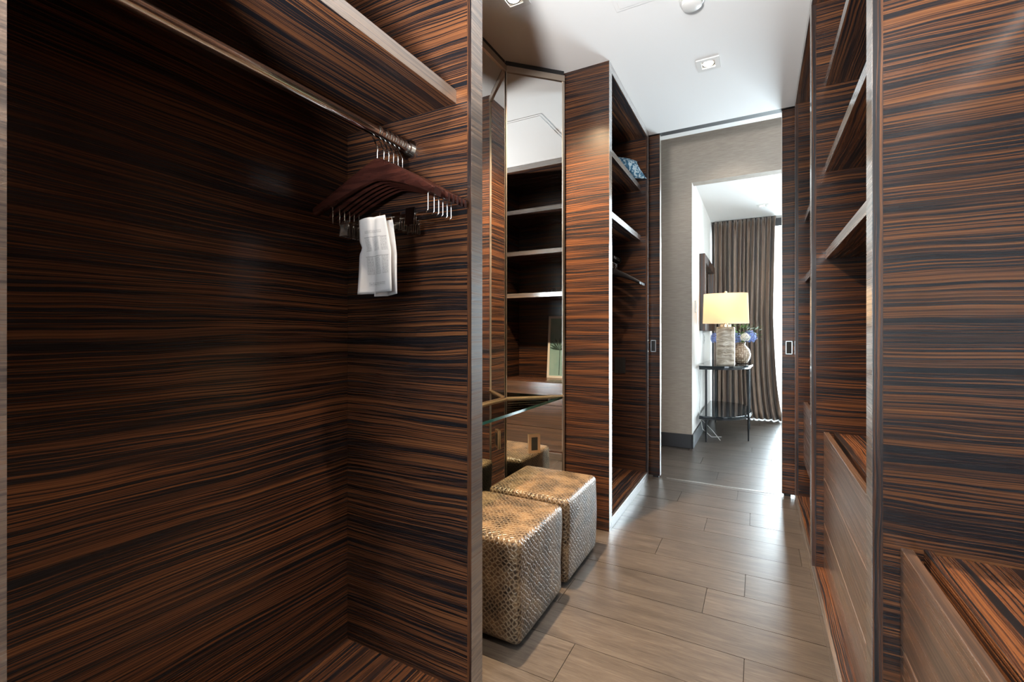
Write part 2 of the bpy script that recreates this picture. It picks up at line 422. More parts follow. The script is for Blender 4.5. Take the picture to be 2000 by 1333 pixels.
# hall beyond the sliding doors
struct('trim_1', MB().box(-1.36, .95, 3.567, 3.64, H+.0015, 3.1), 'white')      # bulkhead over the doors
struct('wall_hall_end', MB().box(-1.40, -.545, 4.57, 4.69, 0, 3.1).box(-.545, .62, 4.57, 4.69, 2.50, 3.1).box(.62, 1.5, 4.57, 4.69, 0, 3.1), 'weave')
struct('wall_hall_left', MB().box(-1.42, -1.32, 3.62, 4.57, 0, 3.1), 'whitewall')
struct('wall_hall_right', MB().box(1.40, 1.5, 3.55, 4.57, 0, 3.1), 'whitewall')
struct('ceiling_hall', MB().box(-1.42, 1.5, 3.60, 4.69, 3.1, 3.18), 'ceiling')
struct('baseboard_hall', MB().box(-1.32, -.540, 4.556, 4.57, 0, .13), 'basebd')
# bedroom
struct('wall_bedroom_left', MB().box(-.66, -.545, 4.69, 6.95, 0, 2.7).box(-.545, -.543, 4.575, 4.69, .13, 2.5), 'whitewall')
struct('baseboard_bedroom', MB().box(-.545, -.531, 4.556, 6.70, 0, .13), 'basebd')
struct('ceiling_bedroom', MB().box(-.66, 3.4, 4.69, 7.0, 2.56, 2.66), 'ceiling')
struct('wall_bedroom_right', MB().box(3.2, 3.3, 4.6, 6.95, 0, 2.7).box(1.5, 3.3, 4.6, 4.69, 0, 2.7), 'whitewall')
wf = struct('window_bedroom', MB().box(-.545, 3.2, 6.74, 6.80, 0, .05).box(-.545, 3.2, 6.74, 6.80, 2.46, 2.56).box(-.545, -.51, 6.74, 6.8, .05, 2.46).box(.75, .80, 6.74, 6.8, .05, 2.46).box(2.0, 2.05, 6.74, 6.8, .05, 2.46), 'basebd')
for a, b in ((-.51, .75), (.80, 2.0), (2.05, 3.2)): MB().box(a, b, 6.765, 6.772, .05, 2.46).build('pane', 'glass', wf)
struct('balcony_floor', MB().box(-2, 5, 7.1, 9.5, -.12, -.02), 'ext')

# ------------------------------------------------------------------ wardrobes
def wardrobe(label, side, y0, y1, near, far, back, shelves=(), drawers=None, rail=None, rail_mat='chrome', group=None):
    """side -1 left / +1 right of the aisle; near / far: (y0, y1) of upright panels"""
    XF = XL if side < 0 else XR; XB = back
    t = thing('wardrobe', label, 'wardrobe', (XF, y0, 0), group)
    def bx(name, xa, xb, ya, yb, za, zb, mat='veneer', bev=.0012, par=None):
        xa, xb = sorted((xa, xb)); return box(name, xa, xb, ya, yb, za, zb, mat, t if par is None else par, bevel=bev)
    for p in (near, far):
        if p:
            sp = bx('side_panel', XF+side*.0012, XB, p[0], p[1], 0, H-.002, bev=0)
            bx('edge_band', XF, XF+side*.0012, p[0], p[1], 0, H-.002, 'edge', 0)
    ya = near[1] if near else y0; yb = far[0] if far else y1
    bx('back_panel', XB, XB+side*.018, y0, y1, .0, H-.002)
    bx('floor_panel', XF+side*.012, XB, ya, yb, .04, .062, 'inside')
    bx('plinth', XF, XF+side*.0118, ya, yb, 0, .062, 'edge')
    bx('top_edge', XF, XF+side*.0012, ya, yb, H-.047, H-.002, 'edge', 0)
    bx('top_panel', XF+side*.0012, XB, ya, yb, H-.047, H-.002, 'inside')
    # thin dark lippings on the inner faces along the front edge
    if far: bx('lipping', XF+side*.001, XF+side*(.014 if side < 0 else .018), far[0]-.0012, far[0]+.001, .063, H-.05, 'lipping', 0)
    for z0 in shelves:
        bx('shelf', XF+side*.0532, XB, ya+.0005, yb-.0005, z0, z0+.038, 'inside', 0)
        bx('shelf_edge', XF+side*.052, XF+side*.0532, ya+.0005, yb-.0005, z0, z0+.038, 'edge', 0)
    if drawers:
        zb_, zt, n = drawers; h = (zt-zb_)/n
        fx = XF+side*.045
        for i in range(n):
            bx('drawer', fx, fx+side*.02, ya+.002, yb-.002, zb_+i*h+.002, zb_+(i+1)*h-.002, 'drawer', .0015)
        bx('carcass', fx+side*.021, fx+side*.03, ya+.002, yb-.002, zb_+.01, zt-.05, 'dark', 0)
        bx('drawer_top', fx+side*.036, XB, ya+.001, yb-.001, zt-.03, zt-.004, 'inside', .002)
        bx('front_lip', fx+side*.036, fx+side*.050, ya+.001, yb-.001, zt-.0038, zt+.002, 'inside', .001)
        bx('carcass_side', fx+side*.03, XB, ya+.002, ya+.02, zb_, zt-.031, 'dark', 0)
    if rail:
        x, z, r = rail
        rl = MB().cyl((x, (ya+yb)/2, z), r, yb-ya-.004, 'Y', 28).build('hanging_rail', rail_mat, t, True)
        for yy, d in ((ya, 1), (yb, -1)):
            MB().cyl((x, yy+d*.008, z), r+.012, .015, 'Y', 28).cyl((x, yy+d*.02, z), r+.004, .02, 'Y', 28).build('rail_flange', rail_mat, rl, True)
    return t
wl1 = wardrobe('open ebony wardrobe bay with hanging rail and hangers nearest the camera', -1, .118, 1.135, (.118, .1735), (1.078, 1.135), -1.205, shelves=(1.742,), rail=(-.925, 1.637, .0145))
wl0 = wardrobe('ebony wardrobe bay at the picture edge before the rail bay', -1, -.9, .115, None, None, -1.205)
wl2 = wardrobe('ebony wardrobe bay beside the mirrored vanity holding a blue cushion', -1, 2.434, 3.45, (2.434, 2.484), (3.416, 3.45), -1.205, shelves=(1.768, 2.137), rail=(-.93, 1.635, .0145), rail_mat='black')
wr1 = wardrobe('foreground ebony wardrobe bay with low drawers and a big plain side panel', 1, -.5, 1.233, None, (1.178, 1.233), .745, drawers=(.062, .652, 3))
wr2 = wardrobe('middle ebony wardrobe bay with three shelves above three drawers', 1, 1.236, 2.44, None, (2.385, 2.44), .745, shelves=(1.403, 1.781, 2.155), drawers=(.062, .655, 3))
wr3 = wardrobe('far ebony wardrobe bay with floating drawers beside the sliding door', 1, 2.443, 3.42, None, (3.37, 3.42), .745, shelves=(1.403, 1.781), drawers=(.275, .655, 2))
# rail at the top of the foreground bay
rl = MB().cyl((.462, .338, 1.705), .0145, 1.67, 'Y', 28).build('hanging_rail', 'chrome', wr1, True)
MB().cyl((.462, 1.170, 1.705), .027, .015, 'Y', 28).cyl((.462, 1.158, 1.705), .019, .02, 'Y', 28).build('rail_flange', 'chrome', rl, True)

# ------------------------------------------------------------------ sliding doors and track
def sliding_door(label, x0, x1, hx):
    t = thing('sliding_door', label, 'door', ((x0+x1)/2, 3.545, 0))
    box('door_panel', x0, x1, 3.525, 3.565, .014, H-.001, 'veneer', t, bevel=.001)
    ex = x1 if abs(x1-hx) < abs(x0-hx) else x0
    box('edge_strip', *( (x1, x1+.0022) if ex == x1 else (x0-.0022, x0)), 3.526, 3.564, .016, H-.004, 'steel', t)
    hd = MB().box(hx-.019, hx-.0145, 3.5215, 3.5252, .943, 1.031).box(hx+.0145, hx+.019, 3.5215, 3.5252, .943, 1.031)\
        .box(hx-.019, hx+.019, 3.5215, 3.5252, 1.0265, 1.031).box(hx-.019, hx+.019, 3.5215, 3.5252, .943, .9475).build('flush_pull', 'steel', t)
    box('pull_recess', hx-.0145, hx+.0145, 3.5235, 3.5248, .9475, 1.0265, 'dark', hd)
    for xx in (x0+.03, x1-.03):
        box('roller_foot', xx-.02, xx+.02, 3.53, 3.56, .001, .0138, 'black', t)
    return t
sliding_door('ebony sliding door pocketed beside the blue-cushion wardrobe', -1.2, -.645, -.692)
sliding_door('ebony sliding door half hiding the bright bedroom window', .143, .70, .182)
tag(MB().box(-.60, .10, 3.538, 3.552, .0002, .0022).build('floor_track', 'steel'), 'thin pale metal track strip crossing the floor between the sliding doors', 'track')
tr = MB().box(-1.25, .79, 3.5015, 3.5655, H+.001, H+.05).build('ceiling_track', 'dark'); tag(tr, 'black recessed ceiling track above the sliding doors', 'track')

# ------------------------------------------------------------------ vanity niche mirrors
NX = -1.205; C0 = (-.962, 1.137); C1 = (NX, 1.38); C2 = (NX, 2.166); C3 = (-.962, 2.409)
def mirror_panel(label, A, B, inward):
    """upright mirror from plan point A to B, bronze-framed; inward: unit normal to the room"""
    A = Vector((*A, 0)); B = Vector((*B, 0)); d = (B-A).normalized(); nrm = Vector((*inward, 0)).normalized(); Ln = (B-A).length
    t = thing('wall_mirror', label, 'mirror', tuple((A+B)/2))
    def slab(name, a0, a1, n0, n1, z0, z1, mat):
        poly = [A+d*a0+nrm*n0, A+d*a1+nrm*n0, A+d*a1+nrm*n1, A+d*a0+nrm*n1]
        return MB().prism([(p.x, p.y) for p in poly], z0, z1).build(name, mat, t)
    slab('glass', .0, Ln, -.012, -.004, .02, 2.505, 'mirror')
    slab('frame_top', .0, Ln, -.014, .004, 2.5055, 2.538, 'bronze')
    slab('painted_shadow_strip', .0, Ln, -.014, -.008, 2.5385, H-.001, 'dark')  # near-black strip paints in the shadow line above the frame
    return t, slab, Ln
mA, sA, LA = mirror_panel('long mirror panel on the back of the vanity niche', C1, C2, (1, 0))
mB, sB, LB = mirror_panel('tall angled mirror panel beside the bright orange wood panel', C2, C3, (.7071, -.7071))
mC, sC, LC = mirror_panel('angled mirror panel hidden behind the near wardrobe', C0, C1, (.7071, .7071))
sB('frame_side', LB-.011, LB, -.0038, .0012, .02, 2.505, 'bronze'); sB('frame_side', 0, .005, -.0038, .0006, .02, 2.505, 'bronze')
sC('frame_side', 0, .012, -.0038, .006, .02, 2.505, 'bronze')
# wood returns in front of the angled mirrors' ends are the wardrobe side panels
vb = thing('vanity_backing', 'dark wooden backing panels behind the vanity mirrors', 'panel', (NX, 1.77, 0))
MB().box(NX-.035, NX-.015, 1.15, 2.42, 0, H-.003).build('backing_board', 'veneer', vb)

# glass vanity shelf
vs = thing('glass_shelf', 'clear glass vanity shelf with green edge spanning the mirror niche', 'shelf', (-1.08, 1.77, .71))
poly = [(-.972, 1.141), (-.972, 2.400), (-1.197, 2.167), (-1.197, 1.378)]
MB().prism(poly, .712, .7245).build('glass_top', 'shelfglass', vs)
MB().box(-.9718, -.9708, 1.142, 2.399, .7122, .7243).build('polished_edge', 'glassedge', vs)
for a, b in (((-1.199, 1.384), (-1.199, 2.162)),): MB().box(-1.2015, -1.193, 1.384, 2.162, .7247, .7325).build('support_rail', 'brass', vs)
def rail_on(A, B, nrm):
    A = Vector((*A, 0)); B = Vector((*B, 0)); n_ = Vector((*nrm, 0))
    pl = [A+n_*-.002, B+n_*-.002, B+n_*.006, A+n_*.006]
    MB().prism([(p.x, p.y) for p in pl], .7247, .7325).build('support_rail', 'brass', vs)
rail_on((-1.2, 2.171), (-.966, 2.405), (.7071, -.7071)); rail_on((-.966, 1.141), (-1.2, 1.375), (.7071, .7071))

# outlet on the angled mirror
def outlet_on(label, P, d, nrm, z, w=.068, h=.105, col='brass', dark='plastic_dark', socket=True):
    t = thing('power_outlet', label, 'outlet', (P[0], P[1], z))
    P = Vector((*P, 0)); d = Vector((*d, 0)); n_ = Vector((*nrm, 0))
    def s(name, a, n0, n1, z0, z1, mat, a1=None, par=None):
        a0, a1 = (-a, a) if a1 is None else (a, a1)
        pl = [P+d*a0+n_*n0, P+d*a1+n_*n0, P+d*a1+n_*n1, P+d*a0+n_*n1]
        return MB().prism([(p.x, p.y) for p in pl], z0, z1).build(name, mat, par if par is not None else t)
    s('cover_plate', w/2, -.003, .004, z-h/2, z+h/2, col)
    if socket:
        f = s('socket_face', w*.26, .0042, .0062, z-h*.34, z+h*.34, dark)
        for zz in (z+.018, z-.018):
            s('slot', -.007, .0063, .0068, zz-.005, zz+.006, 'dark', -.0045, f); s('slot', .0045, .0063, .0068, zz-.005, zz+.006, 'dark', .007, f)
    return t
outlet_on('brass power outlet plate on the angled mirror above the ottomans', (-1.090, 2.281), (.7071, .7071), (.7071, -.7071), .470)

# ------------------------------------------------------------------ ottomans
def ottoman(label, x0, x1, y0, y1):
    cx, cyy = (x0+x1)/2, (y0+y1)/2
    t = thing('ottoman', label, 'ottoman', (cx, cyy, 0), 'cube ottomans under the vanity')
    b2 = bmesh.new(); bmesh.ops.create_cube(b2, size=1)
    for v in b2.verts: v.co = Vector((cx+v.co.x*(x1-x0), cyy+v.co.y*(y1-y0), .192+v.co.z*.357))
    bmesh.ops.bevel(b2, geom=b2.edges[:], offset=.022, segments=4, affect='EDGES', profile=.5)
    bmesh.ops.subdivide_edges(b2, edges=[e for e in b2.edges if e.calc_length() > .2], cuts=9, use_grid_fill=True)
    for v in b2.verts:      # padded, slightly baggy faces
        q = Vector(((v.co.x-cx)/(x1-x0)*2, (v.co.y-cyy)/(y1-y0)*2, (v.co.z-.192)/.357*2))
        f = Vector((q.x*(1-q.y**2)*(1-q.z**2), q.y*(1-q.x**2)*(1-q.z**2), max(q.z, 0)*(1-q.x**2)*(1-q.y**2)))
        v.co += f*.006
        v.co.x += .0025*math.sin(17*v.co.z+5*v.co.y); v.co.y += .0025*math.sin(15*v.co.z+4*v.co.x)
    mb = MB(); mb.add(b2)
    o = mb.build('upholstery', 'snake', t, True)
    me = o.data; uv = me.uv_layers.new(name='UVMap')
    for p in me.polygons:
        nx, ny, nz = (abs(c) for c in p.normal)
        for li in p.loop_indices:
            c = me.vertices[me.loops[li].vertex_index].co
            uv.data[li].uv = (c.x, c.y) if nz > max(nx, ny) else ((c.y+.37, c.z) if nx > ny else (c.x+.71, c.z))
    # seam welts round the top and down the corners
    z = .362; e = .012
    MB().tube([(x0+e, y0+e, z), (x1-e, y0+e, z), (x1-e, y1-e, z), (x0+e, y1-e, z)], .0022, 6, True).build('top_seam', 'snake', t, True)
    for xx in (x0+.06, x1-.06):
        for yy in (y0+.06, y1-.06):
            MB().cyl((xx, yy, .0085), .014, .017, 'Z', 16).build('foot', 'steel', t, True)
    return t
ottoman('snakeskin-print cube ottoman nearest the camera, half behind the wardrobe edge', -1.105, -.712, 1.365, 1.765)
ottoman('snakeskin-print cube ottoman farther back against the orange wood panel', -1.105, -.708, 1.808, 2.212)

# ------------------------------------------------------------------ ceiling fittings
def downlight(label, x, y, power, z=H, s=.117, col=(1, .80, .58), size=105, rot=(0, 0, 0)):
    t = thing('downlight', label, 'ceiling light', (x, y, z-.003), 'square recessed ceiling lights')
    h = s/2; i = .034
    mb = MB()
    zz = z-.0065
    mb.box(x-h, x+h, y-h, y-i, zz, z-.0005).box(x-h, x+h, y+i, y+h, zz, z-.0005).box(x-h, x-i, y-i, y+i, zz, z-.0005).box(x+i, x+h, y-i, y+i, zz, z-.0005)
    mb.build('trim_frame', 'plastic_white', t)
    MB().lathe([(.0335, -.003), (.030, -.0008)], (x, y, z), 24, cap=False).build('baffle', 'plastic_dark', t, True)
    MB().box(x-i, x+i, y-i, y+i, z-.0011, z-.0003).build('recess_plate', 'steel', t)
    MB().lathe([(.001, -.0075), (.015, -.007), (.024, -.0045), (.026, -.0015)], (x, y, z), 24).build('lamp', 'bulb', t, True)
    spot('downlight_beam', (x, y, z-.012), power, col, size, .7, .03, t, rot)
    return t
downlight('square white recessed ceiling light with lit lamp in the aisle ceiling', -.240, 2.725, SPOT_W)
downlight('square white ceiling light over the vanity niche cut by the top edge of the photo', -.956, 1.785, NICHE_W, s=.12, size=130, col=(1, .70, .42))
downlight('square white ceiling light above the camera', -.36, .75, SPOT_W)
downlight('unseen square white ceiling light added behind the camera', -.24, -1.1, SPOT_W)  # extra lamp for fill; none is known here
downlight('small white ceiling light in the bedroom ceiling', .05, 6.0, 6, z=2.56)
downlight('unseen white hall ceiling light added beyond the sliding doors', -.2, 4.1, HALL_W, z=3.1, col=(1, .93, .84), size=100)  # added to brighten the hall, its source is unseen
sd = thing('smoke_detector', 'round white smoke detector on the ceiling cut by the top edge', 'smoke detector', (-.258, 2.165, H))
MB().lathe([(.052, -.0005), (.052, -.012), (.046, -.014)], (-.258, 2.165, H), 40).build('mounting_ring', 'plastic_white', sd, True)
MB().lathe([(.045, -.0142), (.043, -.030), (.034, -.036), (.01, -.038), (.001, -.038)], (-.258, 2.165, H), 40).build('housing', 'plastic_white', sd, True)
ah = thing('access_hatch', 'flush white square access hatch in the ceiling', 'hatch', (-.3, 1.8, H))
MB().box(-.575, -.06, 1.566, 2.088, H-.0035, H-.0004).build('hatch_frame', 'ceiling', ah, bevel=.0015)
MB().box(-.557, -.078, 1.584, 2.070, H-.0062, H-.0038).build('hatch_door', 'ceiling', ah, bevel=.0015)

# ------------------------------------------------------------------ hangers
def hanger(label, group, mat, thick, clips=True, w=.215):
    """hanger hanging at the origin: rail centre at (0,0,0); arms along x"""
    t = thing('coat_hanger', label, 'hanger', (0, 0, 0), group)
    # hook
    pts = []
    for i in range(15):
        a = math.radians(-40+i*17.5); pts.append((-.0175*math.cos(a)*-1, 0, .0005+.0175*math.sin(a)))
    pts = [(.019*math.cos(math.radians(a)), 0, .019*math.sin(math.radians(a))-.0025) for a in range(-30, 231, 20)]
    x_, z_ = pts[-1][0], pts[-1][2]
    pts += [(x_*.55, 0, z_-.012), (0, 0, z_-.022), (0, 0, -.092)]
    MB().tube(pts, .0021, 8).build('hook', 'chrome', t, True)
    # body: curved arms, thicker and deeper at the neck
    n_ = 24; top = []
    mb = MB(); rings = []
    for i in range(n_+1):
        u = -1+2*i/n_; x = u*w; au = abs(u)
        zc = -.103-.014*au-.082*au**1.3
        hh = .021*(1-au)**1.2+.011 if mat == 'hangwood' else .016*(1-au)+.009
        th = thick*(.55+.45*au) if thick > .02 else thick*.8
        yo = (-.018 if thick > .02 else .006)*au**2
        ring = []
        for k in range(12):
            a = 2*PI*k/12; ca, sa = math.cos(a), math.sin(a)
            ring.append(mb.bm.verts.new((x, yo+th/2*math.copysign(abs(ca)**.6, ca), zc+hh*math.copysign(abs(sa)**.7, sa))))
        rings.append(ring)
    for A, B in zip(rings, rings[1:]):
        for k in range(12): mb.bm.faces.new((A[k], A[(k+1) % 12], B[(k+1) % 12], B[k]))
    mb.bm.faces.new(rings[0][::-1]); mb.bm.faces.new(rings[-1])
    mb.build('shoulder_bar', mat, t, True)
    if clips:
        # wire bar hung from the arms, with two pinch clips
        zb = -.240
        MB().tube([(-.172, 0, -.175), (-.172, 0, zb+.006), (-.165, 0, zb), (.165, 0, zb), (.172, 0, zb+.006), (.172, 0, -.175)], .0013, 8).build('clip_bar', 'chrome', t, True)
        for xx in (-.005, .115) if clips == 2 else (-.15, .045):
            cm = MB()
            cm.quad_box = None
            for s_ in (-1, 1):
                b2 = bmesh.new(); bmesh.ops.create_cube(b2, size=1)
                for v in b2.verts: v.co = Vector((v.co.x*.030, v.co.y*.0014, v.co.z*.046))
                cm.add(b2, Matrix.Translation((xx, s_*.0035, zb-.006)) @ Matrix.Rotation(s_*math.radians(5), 4, 'X'))
            cm.cyl((xx, 0, zb), .0032, .028, 'X', 12)
            cm.build('clip', 'chrome', t)
    return t
G1 = 'wooden hangers bunched on the rail of the near bay'
RZ = 1.637; RX = -.925
h0 = hanger('broad reddish wooden hanger with clips, front of the bunch, holding the printed list', G1, 'hangwood', .03, 2)
h0.location = (RX, .932, RZ); h0.rotation_euler = (0, 0, math.radians(2))
h1 = hanger('thin dark wooden hanger with chrome clip bar within the bunch behind the broad one', G1, 'hangwood', .013, 1)
h1.location = (RX, .957, RZ); h1.rotation_euler = (0, 0, math.radians(2))
for i, (y, a, lb) in enumerate(((.976, 2.2, 'thin wooden hanger, second behind the broad front hanger'), (.995, 2, 'thin wooden hanger, third behind the broad front hanger'),
                                (1.014, 2.3, 'thin wooden hanger, fourth behind the broad front hanger'), (1.033, 2, 'thin wooden hanger closest to the end panel of the bay'))):
    copy_tree(h1, (RX, y, RZ), math.radians(a), lb)
# printed list folded over the clip
def sheet(name, x0, x1, z0, z1, y, skew, par=None, label=None):
    nx, nz = 14, 24; me = bpy.data.meshes.new(name); vs_, fs, uvs = [], [], []
    for j in range(nz+1):
        for i in range(nx+1):
            u, v = i/nx, j/nz
            wtop = 1-.18*max(0, v-.55)/.45
            xx = x0+(x1-x0)*(.12*(1-wtop)+u*wtop)+skew*(1-v)*(u-.15)
            xx -= .010*math.exp(-((v-.62)/.06)**2)*(1-u)**3*-1
            yy = y+.006*math.sin(u*5+v*3)+.010*(1-v)*math.sin(u*3.1)+.006*math.exp(-((u-.35-.25*v)/.07)**2)
            vs_.append((xx, yy, z0+(z1-z0)*v+.006*u*(v > .9)-.004*(1-u)*(v < .1))); uvs.append((u, v))
    for j in range(nz):
        for i in range(nx):
            a = j*(nx+1)+i; fs.append((a, a+1, a+nx+2, a+nx+1))
    me.from_pydata(vs_, [], fs); uvl = me.uv_layers.new(name='UVMap')
    for p in me.polygons:
        p.use_smooth = True
        for li in p.loop_indices: uvl.data[li].uv = uvs[me.loops[li].vertex_index]
    me.materials.append(M['paper'] if label else M['plainpaper'])
    o = bpy.data.objects.new(name, me); COL.objects.link(o)
    if par is not None: o.parent = par
    md = o.modifiers.new('thickness', 'SOLIDIFY'); md.thickness = .0004
    return o
ls = sheet('laundry_list', -.980, -.868, 1.193, 1.395, .914, .020, None, 'x')
tag(ls, 'white printed paper list in two ruled tables clipped to the front hanger', 'paper')
sheet('folded_flap', -.935, -.864, 1.187, 1.385, .932, .018, ls)

# hangers in the far left wardrobe
G2 = 'dark hangers in the wardrobe with the blue cushion'
d0 = hanger('dark hanger at the far end of the cushion wardrobe, nearest its end panel', G2, 'hangdark', .022, 0, .205)
d0.location = (-.93, 3.380, 1.635)
for i, y in enumerate((3.345, 3.31, 3.275, 3.24)):
    copy_tree(d0, (-.93, y, 1.635), math.radians((1, 2, 1, 2)[i]), 'dark hanger in the cushion wardrobe, %s from its end panel' % ('second', 'third', 'fourth', 'fifth')[i])
outlet_on('black socket plate on the dark end panel of the cushion wardrobe', (-.915, 3.4155), (1, 0), (0, -1), .84, .08, .12, 'plastic_dark')

# blue cushion on the top shelf
cs = thing('cushion', 'small blue and white patterned cushion on the high shelf', 'cushion', (-.86, 3.2, 2.1755))
mb = MB(); n_ = 20; grid = {}
for sgn in (1, -1):
    for i in range(n_+1):
        for j in range(n_+1):
            u, v = -1+2*i/n_, -1+2*j/n_
            px = u*(1-.16*(1-v*v))*.19; pz = v*(1-.22*(1-u*u))*.10
            th = .055*((1-u*u)*(1-v*v))**.45+.004*math.sin(9*u+7*v)*((1-u*u)*(1-v*v))
            if sgn == -1 and (i in (0, n_) or j in (0, n_)): grid[(sgn, i, j)] = grid[(1, i, j)]; continue
            grid[(sgn, i, j)] = mb.bm.verts.new((px, sgn*th, pz))
    for i in range(n_):
        for j in range(n_):
            q = [grid[(sgn, i, j)], grid[(sgn, i+1, j)], grid[(sgn, i+1, j+1)], grid[(sgn, i, j+1)]]
            mb.bm.faces.new(q if sgn == 1 else q[::-1])
bmesh.ops.transform(mb.bm, matrix=Matrix.Translation((-.862, 3.20, 2.262)) @ Matrix.Rotation(math.radians(48), 4, 'Z') @ Matrix.Rotation(math.radians(-35), 4, 'X'), verts=mb.bm.verts)
mb.build('cover', 'cushion', cs, True)

# picture and wire ornaments in the middle right bay (seen in the mirror)
pf = thing('picture_frame', 'white-framed pale aqua plant picture leaning on the drawer top, seen in the mirror', 'picture', (.70, 1.78, .651))
def lean(mb_):
    bmesh.ops.transform(mb_.bm, matrix=Matrix.Translation((.673, 0, .652)) @ Matrix.Rotation(math.radians(5), 4, 'Y'), verts=mb_.bm.verts); return mb_
fy0, fy1 = 1.575, 1.99
lean(MB().box(0, .016, fy0, fy0+.022, .0, .60).box(0, .016, fy1-.022, fy1, .0, .60).box(0, .016, fy0+.022, fy1-.022, 0, .022).box(0, .016, fy0+.022, fy1-.022, .578, .60)).build('frame', 'plastic_white', pf)
lean(MB().box(.006, .010, fy0+.022, fy1-.022, .022, .578)).build('picture_sheet', 'art', pf)
lv = MB()
for k in range(9):
    a = math.radians(-80+k*20); L_ = .13
    c = Vector((.004, 1.70, .27)); d = Vector((0, math.sin(a), math.cos(a)*.7+.1)).normalized(); s_ = Vector((0, -d.z, d.y))*.009
    q = [c, c+d*L_*.5+s_, c+d*L_, c+d*L_*.5-s_]; lv.bm.faces.new([lv.bm.verts.new(p) for p in q])
lv.box(.0035, .0045, 1.697, 1.703, .03, .27)
lean(lv).build('painted_plant', 'leafdark', pf)
for i, (y, z) in enumerate(((1.68, 1.4425), (1.76, 1.4425), (1.85, 1.4425))):
    t = thing('wire_ornament', 'small dark looped wire ornament on the shelf above the picture, %s' % ('nearest the camera', 'middle of three', 'farthest from the camera')[i], 'ornament', (.42, y, z), 'looped wire ornaments')
    MB().cyl((.42, y, z+.004), .018, .006, 'Z', 20).build('foot', 'black', t, True)
    MB().tube([(.42+.006*math.sin(5*a), y+.022*math.cos(a), z+.030+.023*math.sin(a)) for a in [2*PI*k/24 for k in range(24)]], .0025, 6, True).build('loop', 'black', t, True)

# ------------------------------------------------------------------ bedroom: console table, lamp, vase, flowers
ct = thing('console_table', 'half-round black console table with thin legs against the white wall', 'table', (-.3, 5.47, 0))
def dshape(sx, sy, n=40, xb=-.515):
    pts = []
    for k in range(n+1):
        a = -PI/2+PI*k/n; ca, sa = math.cos(a), math.sin(a); p = 2.7
        q = (abs(ca)**p+abs(sa)**p)**(-1/p); pts.append((xb+q*ca*sx, 5.475+q*sa*sy))
    return pts
MB().prism(dshape(.475, .61), .742, .760).build('table_top', 'stone', ct, bevel=.002)
MB().prism(dshape(.455, .59), .722, .7415).build('top_rim', 'black', ct)
MB().prism(dshape(.455, .59), .245, .260).build('lower_shelf', 'stone', ct, bevel=.002)
MB().prism(dshape(.461, .596), .228, .2445).build('shelf_rim', 'black', ct)
for x, y in ((-.452, 4.905), (-.082, 5.15), (-.082, 5.80), (-.452, 6.045)):
    MB().tube([(x, y, .7215), (x, y, .2), (x, y, .0005)], [.011, .010, .007], 10).build('leg', 'black', ct, True)

lp = thing('table_lamp', 'table lamp with pearl rippled base and glowing oval linen shade', 'lamp', (-.285, 5.05, .7605))
mb = MB(); prof = [(1, 0), (1, .005)]
prof = [(.95, 0), (1.0, .006)]+[(1.0+.012*math.sin(i*1.9), .006+i*.0185) for i in range(1, 21)]+[(.93, .386)]
mb.lathe([(r*.085, z) for r, z in prof], (-.285, 5.05, .7605), 48, (1, .62), 3.2).build('lamp_base', 'lampbase', lp, True)
MB().lathe([(.05, .386), (.05, .41), (.02, .412), (.02, .43)], (-.285, 5.05, .7605), 32, (1, .8), 2.5).build('neck', 'brass', lp, True)
MB().cyl((-.285, 5.05, 1.33), .004, .33, 'Z', 8).build('harp_rod', 'brass', lp)
MB().lathe([(.212, 1.182), (.202, 1.480)], (-.285, 5.05, 0), 56, (1, .62), 2.4, cap=False).build('lamp_shade', 'shade', lp, True)
MB().lathe([(.202, 1.4785), (.18, 1.4785)], (-.285, 5.05, 0), 56, (1, .62), 2.4, cap=False).build('shade_rim', 'plastic_white', lp, True)
MB().lathe([(.002, 1.480), (.012, 1.484), (.014, 1.496), (.008, 1.506), (.001, 1.509)], (-.285, 5.05, 0), 20).build('finial', 'brass', lp, True)
b_ = MB().lathe([(.004, 1.24), (.022, 1.26), (.03, 1.30), (.022, 1.335), (.004, 1.35)], (-.285, 5.05, 0), 20).build('bulb', 'softbulb', lp, True)
pd = bpy.data.lights.new('bulb_light', 'POINT'); pd.energy = LAMP_W; pd.color = (1, .62, .30); pd.shadow_soft_size = .04
po = bpy.data.objects.new('bulb_light', pd); COL.objects.link(po); po.parent = lp; po.location = Vector((-.285, 5.05, 1.39))-lp.location

